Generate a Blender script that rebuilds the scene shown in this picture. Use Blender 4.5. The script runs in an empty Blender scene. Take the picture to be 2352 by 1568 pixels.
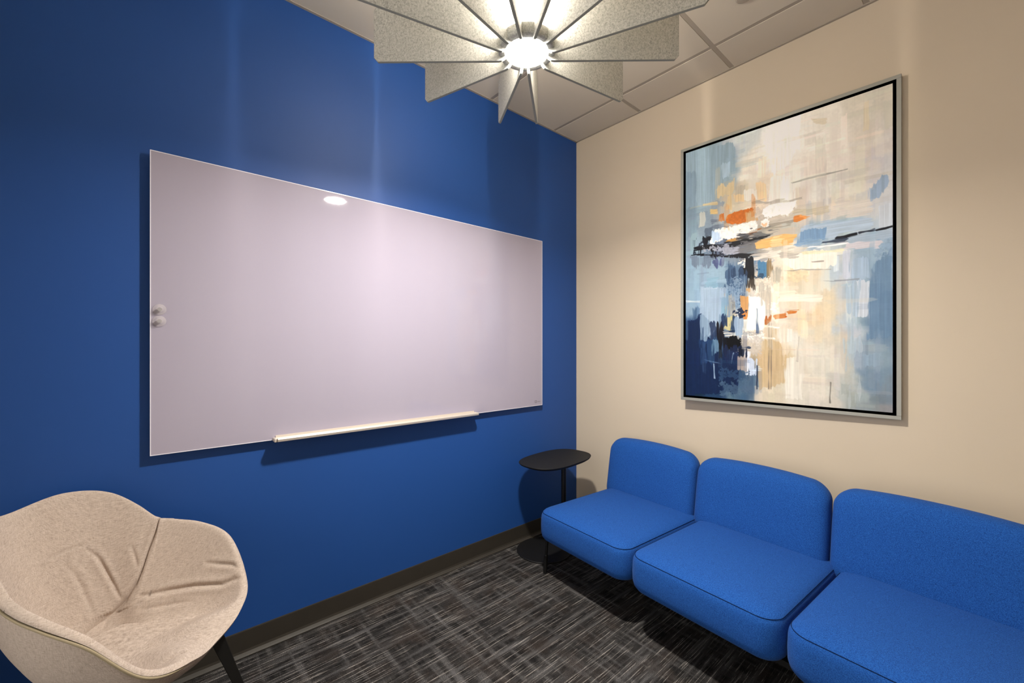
import bpy, bmesh, math, random
import numpy as np
from mathutils import Vector, Matrix
scene = bpy.context.scene
COL = scene.collection
PI = math.pi

# ------------------------------------------------------------------ helpers
def srgb(h, a=1.0):
    c = [int(h[i:i + 2], 16) / 255 for i in (0, 2, 4)]
    return tuple(v / 12.92 if v <= .04045 else ((v + .055) / 1.055) ** 2.4 for v in c) + (a,)

def mesh_obj(name, verts, faces, mat=None, parent=None, smooth=False, loc=None):
    me = bpy.data.meshes.new(name)
    me.from_pydata([tuple(v) for v in verts], [], [tuple(f) for f in faces])
    me.update()
    if smooth:
        me.shade_smooth()
    o = bpy.data.objects.new(name, me)
    COL.objects.link(o)
    if mat: me.materials.append(mat)
    if parent: o.parent = parent
    if loc: o.location = loc
    return o

def bm_obj(name, bm, mat=None, parent=None, smooth=False, loc=None):
    bmesh.ops.recalc_face_normals(bm, faces=bm.faces[:])
    me = bpy.data.meshes.new(name); bm.to_mesh(me); bm.free()
    if smooth: me.shade_smooth()
    o = bpy.data.objects.new(name, me); COL.objects.link(o)
    if mat: me.materials.append(mat)
    if parent: o.parent = parent
    if loc: o.location = loc
    return o

def box(bm, x0, x1, y0, y1, z0, z1, bev=0):
    g = bmesh.ops.create_cube(bm, size=1)
    vs = g['verts']
    for v in vs:
        v.co = Vector(((x0 + x1) / 2 + v.co.x * (x1 - x0), (y0 + y1) / 2 + v.co.y * (y1 - y0), (z0 + z1) / 2 + v.co.z * (z1 - z0)))
    if bev:
        es = list({e for v in vs for e in v.link_edges})
        bmesh.ops.bevel(bm, geom=es, offset=bev, segments=3, affect='EDGES', profile=.5)

def empty(name, loc, label, cat, group=None, rotz=0):
    o = bpy.data.objects.new(name, None); COL.objects.link(o)
    o.empty_display_size = .1
    o.location = loc; o.rotation_euler = (0, 0, rotz)
    tag(o, label, cat, group)
    return o

def tag(o, label, cat, group=None):
    o['label'] = label; o['category'] = cat
    if group: o['group'] = group

def loft(rings, cap0=True, cap1=True):
    """rings: list of equally long point lists"""
    v = [p for rg in rings for p in rg]; n = len(rings[0]); f = []
    for i in range(len(rings) - 1):
        for j in range(n):
            k = (j + 1) % n
            f.append((i * n + j, i * n + k, (i + 1) * n + k, (i + 1) * n + j))
    if cap0: f.append(tuple(range(n))[::-1])
    if cap1: f.append(tuple((len(rings) - 1) * n + j for j in range(n)))
    return v, f

def tube(path, rad, n=10, closed=False):
    P = [Vector(p) for p in path]; rings = []; m = len(P)
    up = Vector((0, 0, 1)); nrm = None
    for i, p in enumerate(P):
        if closed: t = (P[(i + 1) % m] - P[i - 1])
        else: t = (P[min(i + 1, m - 1)] - P[max(i - 1, 0)])
        t.normalize()
        if nrm is None:
            a = up if abs(t.z) < .9 else Vector((1, 0, 0))
            nrm = t.cross(a).normalized()
        nrm = (nrm - t * nrm.dot(t)).normalized()
        b = t.cross(nrm)
        r = rad[i] if isinstance(rad, (list, tuple)) else rad
        rings.append([p + nrm * r * math.cos(2 * PI * k / n) + b * r * math.sin(2 * PI * k / n) for k in range(n)])
    if closed:
        v = [q for rg in rings for q in rg]; f = []
        for i in range(m):
            for j in range(n):
                k = (j + 1) % n; i2 = (i + 1) % m
                f.append((i * n + j, i * n + k, i2 * n + k, i2 * n + j))
        return v, f
    return loft(rings)

def supell(a, b, n, N=96, rot=0):
    out = []
    for i in range(N):
        t = 2 * PI * i / N
        c, s = math.cos(t), math.sin(t)
        x = a * math.copysign(abs(c) ** (2 / n), c); y = b * math.copysign(abs(s) ** (2 / n), s)
        out.append((x * math.cos(rot) - y * math.sin(rot), x * math.sin(rot) + y * math.cos(rot)))
    return out

def rrect(hx, hy, r, seg=12, sub=10):
    """rounded rectangle outline, counter clockwise, edges subdivided"""
    out = []
    r = max(r, .001)
    for cx, cy, a0 in ((hx - r, hy - r, 0), (-hx + r, hy - r, 90), (-hx + r, -hy + r, 180), (hx - r, -hy + r, 270)):
        for k in range(seg + 1):
            a = math.radians(a0 + 90 * k / seg)
            out.append((cx + r * math.cos(a), cy + r * math.sin(a)))
        nx = {0: (-hx + r, hy), 90: (-hx, -hy + r), 180: (hx - r, -hy), 270: (hx, hy - r)}[a0]
        lx, ly = out[-1]
        for k in range(1, sub):
            out.append((lx + (nx[0] - lx) * k / sub, ly + (nx[1] - ly) * k / sub))
    return out

# ------------------------------------------------------------------ materials
class NT:
    def __init__(s, name):
        s.m = bpy.data.materials.new(name); s.m.use_nodes = True
        s.t = s.m.node_tree; s.b = s.t.nodes['Principled BSDF']
    def n(s, typ, **kw):
        x = s.t.nodes.new(typ)
        for k, v in kw.items():
            if k in x.inputs: x.inputs[k].default_value = v
            else: setattr(x, k, v)
        return x
    def l(s, a, b): s.t.links.new(a, b)
    def coords(s, scale=(1, 1, 1), kind='Object', rot=(0, 0, 0)):
        tc = s.n('ShaderNodeTexCoord'); mp = s.n('ShaderNodeMapping')
        mp.inputs['Scale'].default_value = scale; mp.inputs['Rotation'].default_value = rot
        s.l(tc.outputs[kind], mp.inputs['Vector']); return mp.outputs['Vector']
    def noise(s, vec, scale, detail=2, rough=.5):
        x = s.n('ShaderNodeTexNoise'); x.inputs['Scale'].default_value = scale
        x.inputs['Detail'].default_value = detail; x.inputs['Roughness'].default_value = rough
        s.l(vec, x.inputs['Vector']); return x.outputs['Fac']
    def ramp(s, fac, stops, interp='LINEAR'):
        x = s.n('ShaderNodeValToRGB'); cr = x.color_ramp; cr.interpolation = interp
        while len(cr.elements) < len(stops): cr.elements.new(.5)
        for e, (p, c) in zip(cr.elements, stops):
            e.position = p; e.color = c if len(c) == 4 else tuple(c) + (1,)
        s.l(fac, x.inputs['Fac']); return x.outputs['Color']
    def mix(s, fac, a, b, mode='MIX'):
        x = s.n('ShaderNodeMix', data_type='RGBA', blend_type=mode)
        for sock, v in ((x.inputs[0], fac), (x.inputs[6], a), (x.inputs[7], b)):
            if isinstance(v, (int, float)): sock.default_value = v
            elif isinstance(v, tuple): sock.default_value = v
            else: s.l(v, sock)
        return x.outputs[2]
    def math(s, op, a, b=0.0):
        x = s.n('ShaderNodeMath', operation=op)
        for sock, v in ((x.inputs[0], a), (x.inputs[1], b)):
            if isinstance(v, (int, float)): sock.default_value = v
            else: s.l(v, sock)
        return x.outputs[0]
    def bump(s, h, strength=.3, dist=.002):
        x = s.n('ShaderNodeBump'); x.inputs['Strength'].default_value = strength
        x.inputs['Distance'].default_value = dist
        s.l(h, x.inputs['Height']); s.l(x.outputs['Normal'], s.b.inputs['Normal'])
    def set(s, **kw):
        for k, v in kw.items():
            k = k.replace('_', ' ')
            if isinstance(v, (int, float, tuple)): s.b.inputs[k].default_value = v
            else: s.l(v, s.b.inputs[k])
        return s

def plain(name, col, rough=.5, metal=0, spec=.5):
    m = NT(name); m.set(Base_Color=col, Roughness=rough, Metallic=metal)
    m.b.inputs['Specular IOR Level'].default_value = spec
    return m.m

def paint_wall(name, col, rough, spec=.5):
    m = NT(name); v = m.coords()
    n = m.noise(v, 3, 3)
    c2 = tuple(x * .96 for x in col[:3]) + (1,)
    m.set(Base_Color=m.mix(n, c2, col), Roughness=rough)
    m.b.inputs['Specular IOR Level'].default_value = spec
    m.bump(m.noise(v, 260, 2), .06, .0008)
    return m.m

M = {}
M['blue'] = paint_wall('blue_wall_paint', (.0125, .068, .275, 1), .52, .35)
M['cream'] = paint_wall('cream_wall_paint', (.575, .49, .38, 1), .6, .25)
M['ceil'] = paint_wall('ceiling_tile', (.62, .56, .465, 1), .85, .2)
M['tbar'] = plain('ceiling_grid_metal', (.36, .315, .26, 1), .5)

def mat_carpet():
    m = NT('carpet_grey')
    th = m.noise(m.coords((4.5, 165, 1)), 1.0, 3, .65)      # long yarns running along x
    th2 = m.noise(m.coords((3.5, 60, 1)), 1.0, 2, .5)
    bands = m.noise(m.coords((2.5, 34, 1)), 1.0, 2, .5)
    cross = m.noise(m.coords((30, 2.2, 1)), 1.0, 2, .5)
    v4 = m.coords((1, 1, 1))
    tuft = m.noise(v4, 520, 2, .7)
    blot = m.noise(v4, 7, 3, .6)
    blk = m.math('MAXIMUM', bands, cross)
    base = m.ramp(m.math('ADD', m.math('MULTIPLY', blk, .75), m.math('MULTIPLY', th2, .25)),
                  [(.42, (.010, .0095, .0098, 1)), (.52, (.027, .026, .026, 1)), (.60, (.056, .055, .056, 1)), (.70, (.090, .089, .091, 1))])
    base = m.mix(m.ramp(blot, [(.48, (0, 0, 0, 1)), (.68, (.6, .6, .6, 1))]), base, (.036, .028, .024, 1))
    thr = m.ramp(th, [(.57, (0, 0, 0, 1)), (.64, (1, 1, 1, 1))])
    col = m.mix(m.math('MULTIPLY', thr, .8), base, (.27, .255, .24, 1))
    tf = m.ramp(tuft, [(.40, (.06, .06, .06, 1)), (.50, (.7, .7, .7, 1)), (.62, (3.4, 3.3, 3.2, 1))])
    col = m.mix(1.0, col, tf, 'MULTIPLY')
    m.set(Base_Color=col, Roughness=.95)
    m.b.inputs['Specular IOR Level'].default_value = .1
    m.bump(m.math('ADD', tuft, m.math('MULTIPLY', thr, .5)), .8, .003)
    return m.m
M['carpet'] = mat_carpet()

def mat_base():
    m = NT('rubber_baseboard'); v = m.coords((1, 1, 1))
    m.set(Base_Color=m.mix(m.noise(v, 14, 3), (.030, .026, .021, 1), (.040, .035, .028, 1)), Roughness=.42)
    return m.m
M['base'] = mat_base()

def mat_board():
    m = NT('whiteboard_glass'); v = m.coords((2.5, 1, .5))
    n = m.noise(v, 2, 2)
    m.set(Base_Color=m.mix(n, (.355, .325, .41, 1), (.37, .345, .43, 1)), Roughness=.95)
    m.b.inputs['Specular IOR Level'].default_value = .05
    m.b.inputs['Coat Weight'].default_value = 1.0
    m.b.inputs['Coat Roughness'].default_value = .03
    m.b.inputs['Coat IOR'].default_value = 1.5
    return m.m
M['board'] = mat_board()
M['boardedge'] = plain('whiteboard_polished_edge', (.80, .80, .88, 1), .2)
M['tray'] = plain('tray_satin_aluminium', (.62, .56, .50, 1), .4, .35)
M['ink'] = plain('grey_print', (.15, .135, .145, 1), .6)
def mat_glass():
    m = NT('clear_acrylic'); m.set(Base_Color=(.85, .79, .82, 1), Roughness=.06)
    m.b.inputs['Alpha'].default_value = .28; m.b.inputs['IOR'].default_value = 1.45
    return m.m
M['acrylic'] = mat_glass()
def mat_pane():
    m = NT('fill_window_glass'); t = m.t
    tr = m.n('ShaderNodeBsdfTransparent'); gl = m.n('ShaderNodeBsdfGlossy'); gl.inputs['Roughness'].default_value = .02
    fr = m.n('ShaderNodeFresnel'); fr.inputs['IOR'].default_value = 1.45
    mx = m.n('ShaderNodeMixShader'); m.l(fr.outputs[0], mx.inputs[0]); m.l(tr.outputs[0], mx.inputs[1]); m.l(gl.outputs[0], mx.inputs[2])
    m.l(mx.outputs[0], t.nodes['Material Output'].inputs['Surface']); return m.m
M['pane'] = mat_pane()
M['magcore'] = plain('magnet_steel', (.20, .195, .20, 1), .5, .2)

def mat_felt():
    m = NT('grey_acoustic_felt'); v = m.coords((1, 1, 1))
    n1 = m.noise(v, 130, 6, .85); n2 = m.noise(m.coords((500, 500, 160)), 1.0, 4, .75)
    s = m.math('ADD', m.math('MULTIPLY', n1, .6), m.math('MULTIPLY', n2, .4))
    c = m.ramp(s, [(.36, (.18, .18, .165, 1)), (.46, (.37, .37, .345, 1)), (.54, (.51, .51, .48, 1)), (.66, (.62, .62, .59, 1))])
    m.set(Base_Color=c, Roughness=1.0)
    m.b.inputs['Specular IOR Level'].default_value = .05
    m.bump(n2, .25, .001)
    return m.m
M['felt'] = mat_felt()
M['feltedge'] = plain('felt_cut_edge', (.30, .31, .28, 1), 1.0, 0, .05)

def mat_emit(name, col, st):
    m = NT(name)
    m.set(Base_Color=(.9, .9, .9, 1), Roughness=.4)
    m.b.inputs['Emission Color'].default_value = col
    m.b.inputs['Emission Strength'].default_value = st
    return m.m
M['lamp_disc'] = mat_emit('lit_diffuser_disc', (1, .95, .88, 1), 22)
M['lamp_tube'] = mat_emit('lit_diffuser_tube', (1, .90, .77, 1), 185)

def mat_sofa():
    m = NT('blue_wool_upholstery'); v = m.coords((1, 1, 1))
    n1 = m.noise(v, 900, 3, .75); n2 = m.noise(v, 300, 2, .6)
    s = m.math('ADD', m.math('MULTIPLY', n1, .75), m.math('MULTIPLY', n2, .25))
    c = m.ramp(s, [(.38, (.0015, .014, .085, 1)), (.47, (.006, .056, .25, 1)), (.54, (.009, .075, .32, 1)), (.62, (.025, .135, .45, 1))])
    m.set(Base_Color=c, Roughness=.9)
    m.b.inputs['Specular IOR Level'].default_value = .2
    m.b.inputs['Sheen Weight'].default_value = .08
    m.b.inputs['Sheen Roughness'].default_value = .5
    m.b.inputs['Sheen Tint'].default_value = (.35, .55, 1, 1)
    m.bump(n1, .25, .0008)
    return m.m
M['sofa'] = mat_sofa()
M['seam'] = plain('navy_seam_thread', (.0015, .008, .04, 1), .9, 0, .1)
M['black'] = plain('black_powder_coat', (.0055, .0055, .006, 1), .5, 0, .3)
M['table'] = plain('black_linoleum_top', (.010, .0095, .009, 1), .6, 0, .25)
M['blackwood'] = plain('black_stained_wood', (.008, .0075, .007, 1), .5)

def mat_linen():
    m = NT('beige_melange_linen')
    a = m.noise(m.coords((70, 70, 1300)), 1.0, 3, .6)
    b = m.noise(m.coords((1300, 70, 70)), 1.0, 3, .6)
    b2 = m.noise(m.coords((70, 1300, 70)), 1.0, 3, .6)
    s = m.math('ADD', m.math('MULTIPLY', a, .4), m.math('ADD', m.math('MULTIPLY', b, .3), m.math('MULTIPLY', b2, .3)))
    c = m.ramp(s, [(.36, (.29, .235, .195, 1)), (.46, (.43, .355, .30, 1)), (.54, (.52, .435, .375, 1)), (.64, (.64, .555, .485, 1))])
    m.set(Base_Color=c, Roughness=.95)
    m.b.inputs['Specular IOR Level'].default_value = .15
    m.bump(s, .3, .0008)
    return m.m
M['linen'] = mat_linen()
M['linen_pipe'] = plain('khaki_piping', (.36, .30, .20, 1), .9, 0, .1)
M['frame'] = plain('brushed_silver_frame', (.30, .30, .27, 1), .45, .35)
M['gap'] = plain('black_float_gap', (.001, .001, .001, 1), .9, 0, .0)

def mat_canvas():
    m = NT('painted_canvas')
    at = m.n('ShaderNodeVertexColor', layer_name='paint')
    m.set(Base_Color=at.outputs['Color'], Roughness=.45)
    m.b.inputs['Specular IOR Level'].default_value = .16
    n = m.noise(m.coords((1, 60, 60)), 1.0, 4, .6)
    m.bump(m.math('ADD', at.outputs['Alpha'], m.math('MULTIPLY', n, .3)), .5, .002)
    return m.m
M['canvas'] = mat_canvas()

# ------------------------------------------------------------------ camera
CAM = (-2.5963, -2.1874, 1.374)
YAW = math.atan2(1101, 962)
cd = bpy.data.cameras.new('camera'); cam = bpy.data.objects.new('camera', cd); COL.objects.link(cam)
cd.sensor_width = 36; cd.lens = 36 * 962 / 2352; cd.shift_y = 11 / 2352; cd.clip_start = .02
cam.location = CAM; cam.rotation_euler = (PI / 2, 0, YAW - PI / 2)
scene.camera = cam

# ------------------------------------------------------------------ room
H = 3.006; X0 = -3.55; Y0 = -2.95; T = .12
def wall(name, x0, x1, y0, y1, m, z0=0, z1=H + .10):
    bm = bmesh.new(); box(bm, x0, x1, y0, y1, z0, z1)
    o = bm_obj(name, bm, m); o['kind'] = 'structure'; return o
wall('wall_left', X0 - T, T, 0, T, M['blue'])
wall('wall_right', 0, T, Y0 - T, 0, M['cream'])
wall('wall_back', X0 - T, 0, Y0 - T, Y0, M['cream'])
# side wall, outside the frame: glazing added to let in soft fill light
WY0, WY1, WZ0, WZ1 = -2.85, -.45, .06, 2.90
bm = bmesh.new()
box(bm, X0 - T, X0, Y0, WY0, 0, H + .1); box(bm, X0 - T, X0, WY1, 0, 0, H + .1)
box(bm, X0 - T, X0, WY0, WY1, 0, WZ0); box(bm, X0 - T, X0, WY0, WY1, WZ1, H + .1)
o = bm_obj('wall_side', bm, M['cream']); o['kind'] = 'structure'
bm = bmesh.new(); xx0, xx1 = X0 - .085, X0 - .035
for y in (WY0, WY1 - .04): box(bm, xx0, xx1, y, y + .04, WZ0, WZ1)
box(bm, xx0, xx1, WY0, WY1, WZ0, WZ0 + .04); box(bm, xx0, xx1, WY0, WY1, WZ1 - .04, WZ1)
o = bm_obj('fill_window_1', bm, M['black']); o['kind'] = 'structure'  # frame of the unseen glazing, added for the fill light
bm = bmesh.new(); box(bm, X0 - .063, X0 - .057, WY0, WY1, WZ0, WZ1); bm_obj('fill_window_pane', bm, M['pane'], o)
wall('floor', X0 - T, T, Y0 - T, T, M['carpet'], -.10, 0)

# ceiling tiles (one object) with the exposed metal grid as its part
XL = [-.27, -.878, -1.487, -2.096, -2.705, -3.314]
YL = [-.579, -1.189, -1.797, -2.406]
def ceiling():
    bm = bmesh.new()
    xs = [0] + XL + [X0]; ys = [0] + YL + [Y0]; w = .012
    for i in range(len(xs) - 1):
        for j in range(len(ys) - 1):
            xa = xs[i] - w; xb = xs[i + 1] + w; ya = ys[j] - w; yb = ys[j + 1] + w
            box(bm, xb, xa, yb, ya, H - .0012, H + .02, .0012)
    box(bm, X0 - T, T, Y0 - T, T, H + .021, H + .10)
    c = bm_obj('ceiling', bm, M['ceil']); c['kind'] = 'structure'
    bm = bmesh.new()
    for x in XL: box(bm, x - .0115, x + .0115, Y0, 0, H + .0008, H + .02)
    for y in YL: box(bm, X0, 0, y - .0115, y + .0115, H + .0009, H + .0201)
    box(bm, -.014, 0, Y0, 0, H - .0045, H + .02); box(bm, X0, 0, -.014, 0, H - .0045, H + .02)
    box(bm, X0, X0 + .014, Y0, 0, H - .0045, H + .02); box(bm, X0, 0, Y0, Y0 + .014, H - .0045, H + .02)
    bm_obj('ceiling_grid', bm, M['tbar'], c)
ceiling()

# coved rubber baseboards: thin face and a toe that curves onto the carpet
def baseboard(name, p0, p1, nrm):
    prof = [(0, .001), (0, .112), (.0035, .112), (.0045, .108), (.0045, .026), (.007, .016), (.013, .008), (.020, .0045), (.020, .001)]
    v = []; f = []
    for p in (p0, p1):
        for d, z in prof: v.append((p[0] + nrm[0] * d, p[1] + nrm[1] * d, z))
    n = len(prof)
    for i in range(n):
        k = (i + 1) % n; f.append((i, k, n + k, n + i))
    f += [tuple(range(n))[::-1], tuple(range(n, 2 * n))]
    o = mesh_obj(name, v, f, M['base']); o['kind'] = 'structure'
    bm = bmesh.new(); bm.from_mesh(o.data); bmesh.ops.recalc_face_normals(bm, faces=bm.faces[:]); bm.to_mesh(o.data); bm.free()
baseboard('baseboard_left', (X0, 0), (0, 0), (0, -1))
baseboard('baseboard_right', (0, Y0), (0, -.02), (-1, 0))
baseboard('baseboard_back', (X0, Y0), (-.02, Y0), (0, 1))
baseboard('baseboard_side', (X0, Y0 + .02), (X0, -.02), (1, 0))

# ------------------------------------------------------------------ pendant lamp
PC = (-1.5424, -1.0630)
AP = 2.420; SL = .147; RO = .6215; ZT = 2.728
def pendant():
    t = empty('pendant_lamp', (PC[0], PC[1], 2.40), 'round ceiling pendant lamp of radiating grey felt fins around a glowing core', 'lamp')
    def L(x, y, z): return (x, y, z - 2.40)
    prof = []
    # inner bottom corner rounded, outer bottom corner chamfered
    ri = .072; zi = AP + SL * ri; R = .036
    for k in range(9):
        a = math.radians(180 + 90 * k / 8)
        r = ri + R + R * math.cos(a); z = AP + SL * r + R + R * math.sin(a)
        prof.append((r, z))
    prof += [(RO - .016, AP + SL * (RO - .016)), (RO, AP + SL * RO + .016)]
    prof += [(RO, ZT - .014), (RO - .004, ZT - .004), (RO - .014, ZT), (ri, ZT)]
    th = .0055
    angs = [-76.9, -47.3, -11.0, 6.8, 47.8, 78.2, 103.9, 133.6, 164.7, 194.2, 225.1, 252.8]
    for a in angs:
        az = YAW - math.radians(a); d = (math.cos(az), math.sin(az)); n = (-d[1], d[0])
        v = []
        for s, e in ((-1, 0), (1, 0)):
            for r, z in prof: v.append(L(d[0] * r + n[0] * th * s, d[1] * r + n[1] * th * s, z))
        m = len(prof)
        f = [tuple(range(m)), tuple(range(m, 2 * m))[::-1]] + [(i, m + i, m + (i + 1) % m, (i + 1) % m) for i in range(m)]
        o = mesh_obj('fin', v, f, M['felt'], t)
        o.data.materials.append(M['feltedge'])
        bm = bmesh.new(); bm.from_mesh(o.data)
        bmesh.ops.recalc_face_normals(bm, faces=bm.faces[:])
        bmesh.ops.bevel(bm, geom=[e for e in bm.edges if any(len(x.verts) == m for x in e.link_faces)], offset=.0012, segments=1, affect='EDGES')
        for fc in bm.faces:
            if len(fc.verts) <= 4: fc.material_index = 1
        bm.to_mesh(o.data); bm.free()
    def ringmesh(r0, r1, z0, z1, N=48, bev=.004):
        p = [(r1 - bev, z0), (r1, z0 + bev), (r1, z1 - bev), (r1 - bev, z1), (r0, z1), (r0, z0)]
        v = []; f = []
        for i in range(N):
            a = 2 * PI * i / N
            for r, z in p: v.append(L(r * math.cos(a), r * math.sin(a), z))
        q = len(p)
        for i in range(N):
            for j in range(q):
                k = (j + 1) % q; i2 = (i + 1) % N
                f.append((i * q + j, i2 * q + j, i2 * q + k, i * q + k))
        return v, f
    v, f = ringmesh(.081, .104, 2.450, 2.492); mesh_obj('collar', v, f, M['felt'], t, True)
    v, f = ringmesh(.004, .022, 2.722, 2.735); mesh_obj('top_cap', v, f, M['tray'], t, False)
    N = 64
    def cyl(r0, r1, z0, z1):
        return loft([[L(r0 * math.cos(2 * PI * i / N), r0 * math.sin(2 * PI * i / N), z0) for i in range(N)],
                     [L(r1 * math.cos(2 * PI * i / N), r1 * math.sin(2 * PI * i / N), z1) for i in range(N)]])
    v, f = cyl(.0795, .0805, 2.453, 2.462); mesh_obj('diffuser_disc', v, f, M['lamp_disc'], t)
    ld = bpy.data.lights.new('downlight', 'AREA'); ld.shape = 'DISK'; ld.size = .125; ld.energy = 39; ld.color = (1, .945, .865); ld.spread = math.radians(162)
    lo = bpy.data.objects.new('downlight', ld); COL.objects.link(lo); lo.parent = t; lo.location = L(0, 0, 2.4515)
    v, f = cyl(.060, .060, 2.464, 2.721); mesh_obj('diffuser_tube', v, f, M['lamp_tube'], t)
    v, f = cyl(.008, .008, 2.735, H - .025); mesh_obj('stem', v, f, M['tray'], t)
    v, f = cyl(.055, .060, H - .026, H - .005); mesh_obj('canopy', v, f, M['tray'], t)
pendant()

# small round fitting on the ceiling, its rim just inside the frame
sp = [[(r * math.cos(2 * PI * i / 40), r * math.sin(2 * PI * i / 40), z) for i in range(40)] for r, z in ((.036, 0), (.036, -.006), (.030, -.010), (.012, -.011))]
v, f = loft(sp)
o = mesh_obj('sprinkler_cover', v, f, M['tbar'], None, False, (-.500, -1.430, H - .0035))
tag(o, 'small round sprinkler cover plate on the ceiling tile above the painting', 'sprinkler cover')

# ------------------------------------------------------------------ whiteboard
def whiteboard():
    xa, xb, za, zb, yf = -2.585, -.418, .946, 2.141, -.030
    t = empty('whiteboard', ((xa + xb) / 2, 0, (za + zb) / 2), 'large frameless white glass marker board mounted on the blue wall', 'whiteboard')
    cx, cz = (xa + xb) / 2, (za + zb) / 2
    bm = bmesh.new(); box(bm, xa - cx, xb - cx, yf, yf + .006, za - cz, zb - cz, .0012)
    bm_obj('panel', bm, M['board'], t)
    # bright polished rim of the glass
    bm = bmesh.new(); e = .0028
    for a in ((xa - cx, xb - cx, zb - cz - e, zb - cz), (xa - cx, xb - cx, za - cz, za - cz + e), (xa - cx, xa - cx + e, za - cz + e, zb - cz - e), (xb - cx - e, xb - cx, za - cz + e, zb - cz - e)):
        box(bm, a[0], a[1], yf - .0006, yf + .001, a[2], a[3])
    bm_obj('polished_edge', bm, M['boardedge'], t)
    for sx in (-1, 1):
        for sz in (-1, 1):
            v, f = tube([(sx * .95, yf + .006, sz * .50), (sx * .95, -.0005, sz * .50)], .02, 20)
            mesh_obj('standoff', v, f, M['tray'], t)
    # pen tray: shallow channel with a rolled front lip
    x0, x1 = -2.150 - cx, -1.033 - cx; z = .950 - cz
    pr = [(yf, .004), (yf, .016), (yf - .003, .016), (yf - .005, .006), (yf - .036, .003), (yf - .040, .010), (yf - .046, .010), (yf - .049, .004), (yf - .047, -.006), (yf - .040, -.009), (yf - .004, -.004)]
    v = [(x, y, z + q) for x in (x0, x1) for y, q in pr]; n = len(pr)
    f = [(i, (i + 1) % n, n + (i + 1) % n, n + i) for i in range(n)] + [tuple(range(n))[::-1], tuple(range(n, 2 * n))]
    tr = mesh_obj('pen_tray', v, f, M['tray'], t)
    for x, s in ((x0, -1), (x1, 1)):
        bm = bmesh.new(); box(bm, min(x, x + s * .012), max(x, x + s * .012), yf - .040, yf - .0005, z - .009, z + .008, .003)
        bm_obj('end_cap', bm, M['tray'], tr)
    # printed mark in the lower right corner: rounded square emblem and the word
    bm = bmesh.new()
    ex, ez = xb - cx - .066, za - cz + .030; yy = yf - .0006
    out = rrect(.010, .0085, .003, 4, 2); inn = rrect(.0068, .0055, .002, 4, 2)
    vo = [bm.verts.new((ex + a, yy, ez + b)) for a, b in out]; vi = [bm.verts.new((ex + a, yy, ez + b)) for a, b in inn]
    for i in range(len(out)):
        k = (i + 1) % len(out); bm.faces.new((vo[i], vo[k], vi[k], vi[i]))
    bm_obj('emblem', bm, M['ink'], t)
    cu = bpy.data.curves.new('wordmark', 'FONT'); cu.body = 'clarus'; cu.size = .0125; cu.extrude = .0001; cu.align_x = 'LEFT'
    w = bpy.data.objects.new('wordmark_text', cu); COL.objects.link(w); w.parent = t
    w.location = (ex + .016, yy, ez - .004); w.rotation_euler = (PI / 2, 0, 0)
    bpy.context.view_layer.update()
    me = bpy.data.meshes.new_from_object(w.evaluated_get(bpy.context.evaluated_depsgraph_get()))
    w2 = bpy.data.objects.new('wordmark', me); COL.objects.link(w2); w2.parent = t; w2.location = w.location; w2.rotation_euler = w.rotation_euler
    me.materials.clear(); me.materials.append(M['ink'])
    bpy.data.objects.remove(w)
    return t
whiteboard()
def magnet(x, z, label):
    t = empty('board_magnet', (x, -.030, z), label, 'magnet', 'clear magnets on the whiteboard')
    rings = []
    for r, d in ((.0205, 0), (.0215, .003), (.0195, .006), (.013, .009), (.0125, .016), (.0105, .0185), (.004, .019)):
        rings.append([(r * math.cos(2 * PI * i / 40), -d - .0004, r * math.sin(2 * PI * i / 40)) for i in range(40)])
    v, f = loft(rings); mesh_obj('puck', v, f, M['acrylic'], t, True)
    v, f = tube([(0, -.003, 0), (0, -.014, 0)], .0075, 24); mesh_obj('magnet_core', v, f, M['magcore'], t, False)
magnet(-2.556, 1.519, 'clear round magnet at the left edge of the whiteboard, the upper of the two')
magnet(-2.557, 1.473, 'clear round magnet at the left edge of the whiteboard, the lower of the two')

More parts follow.
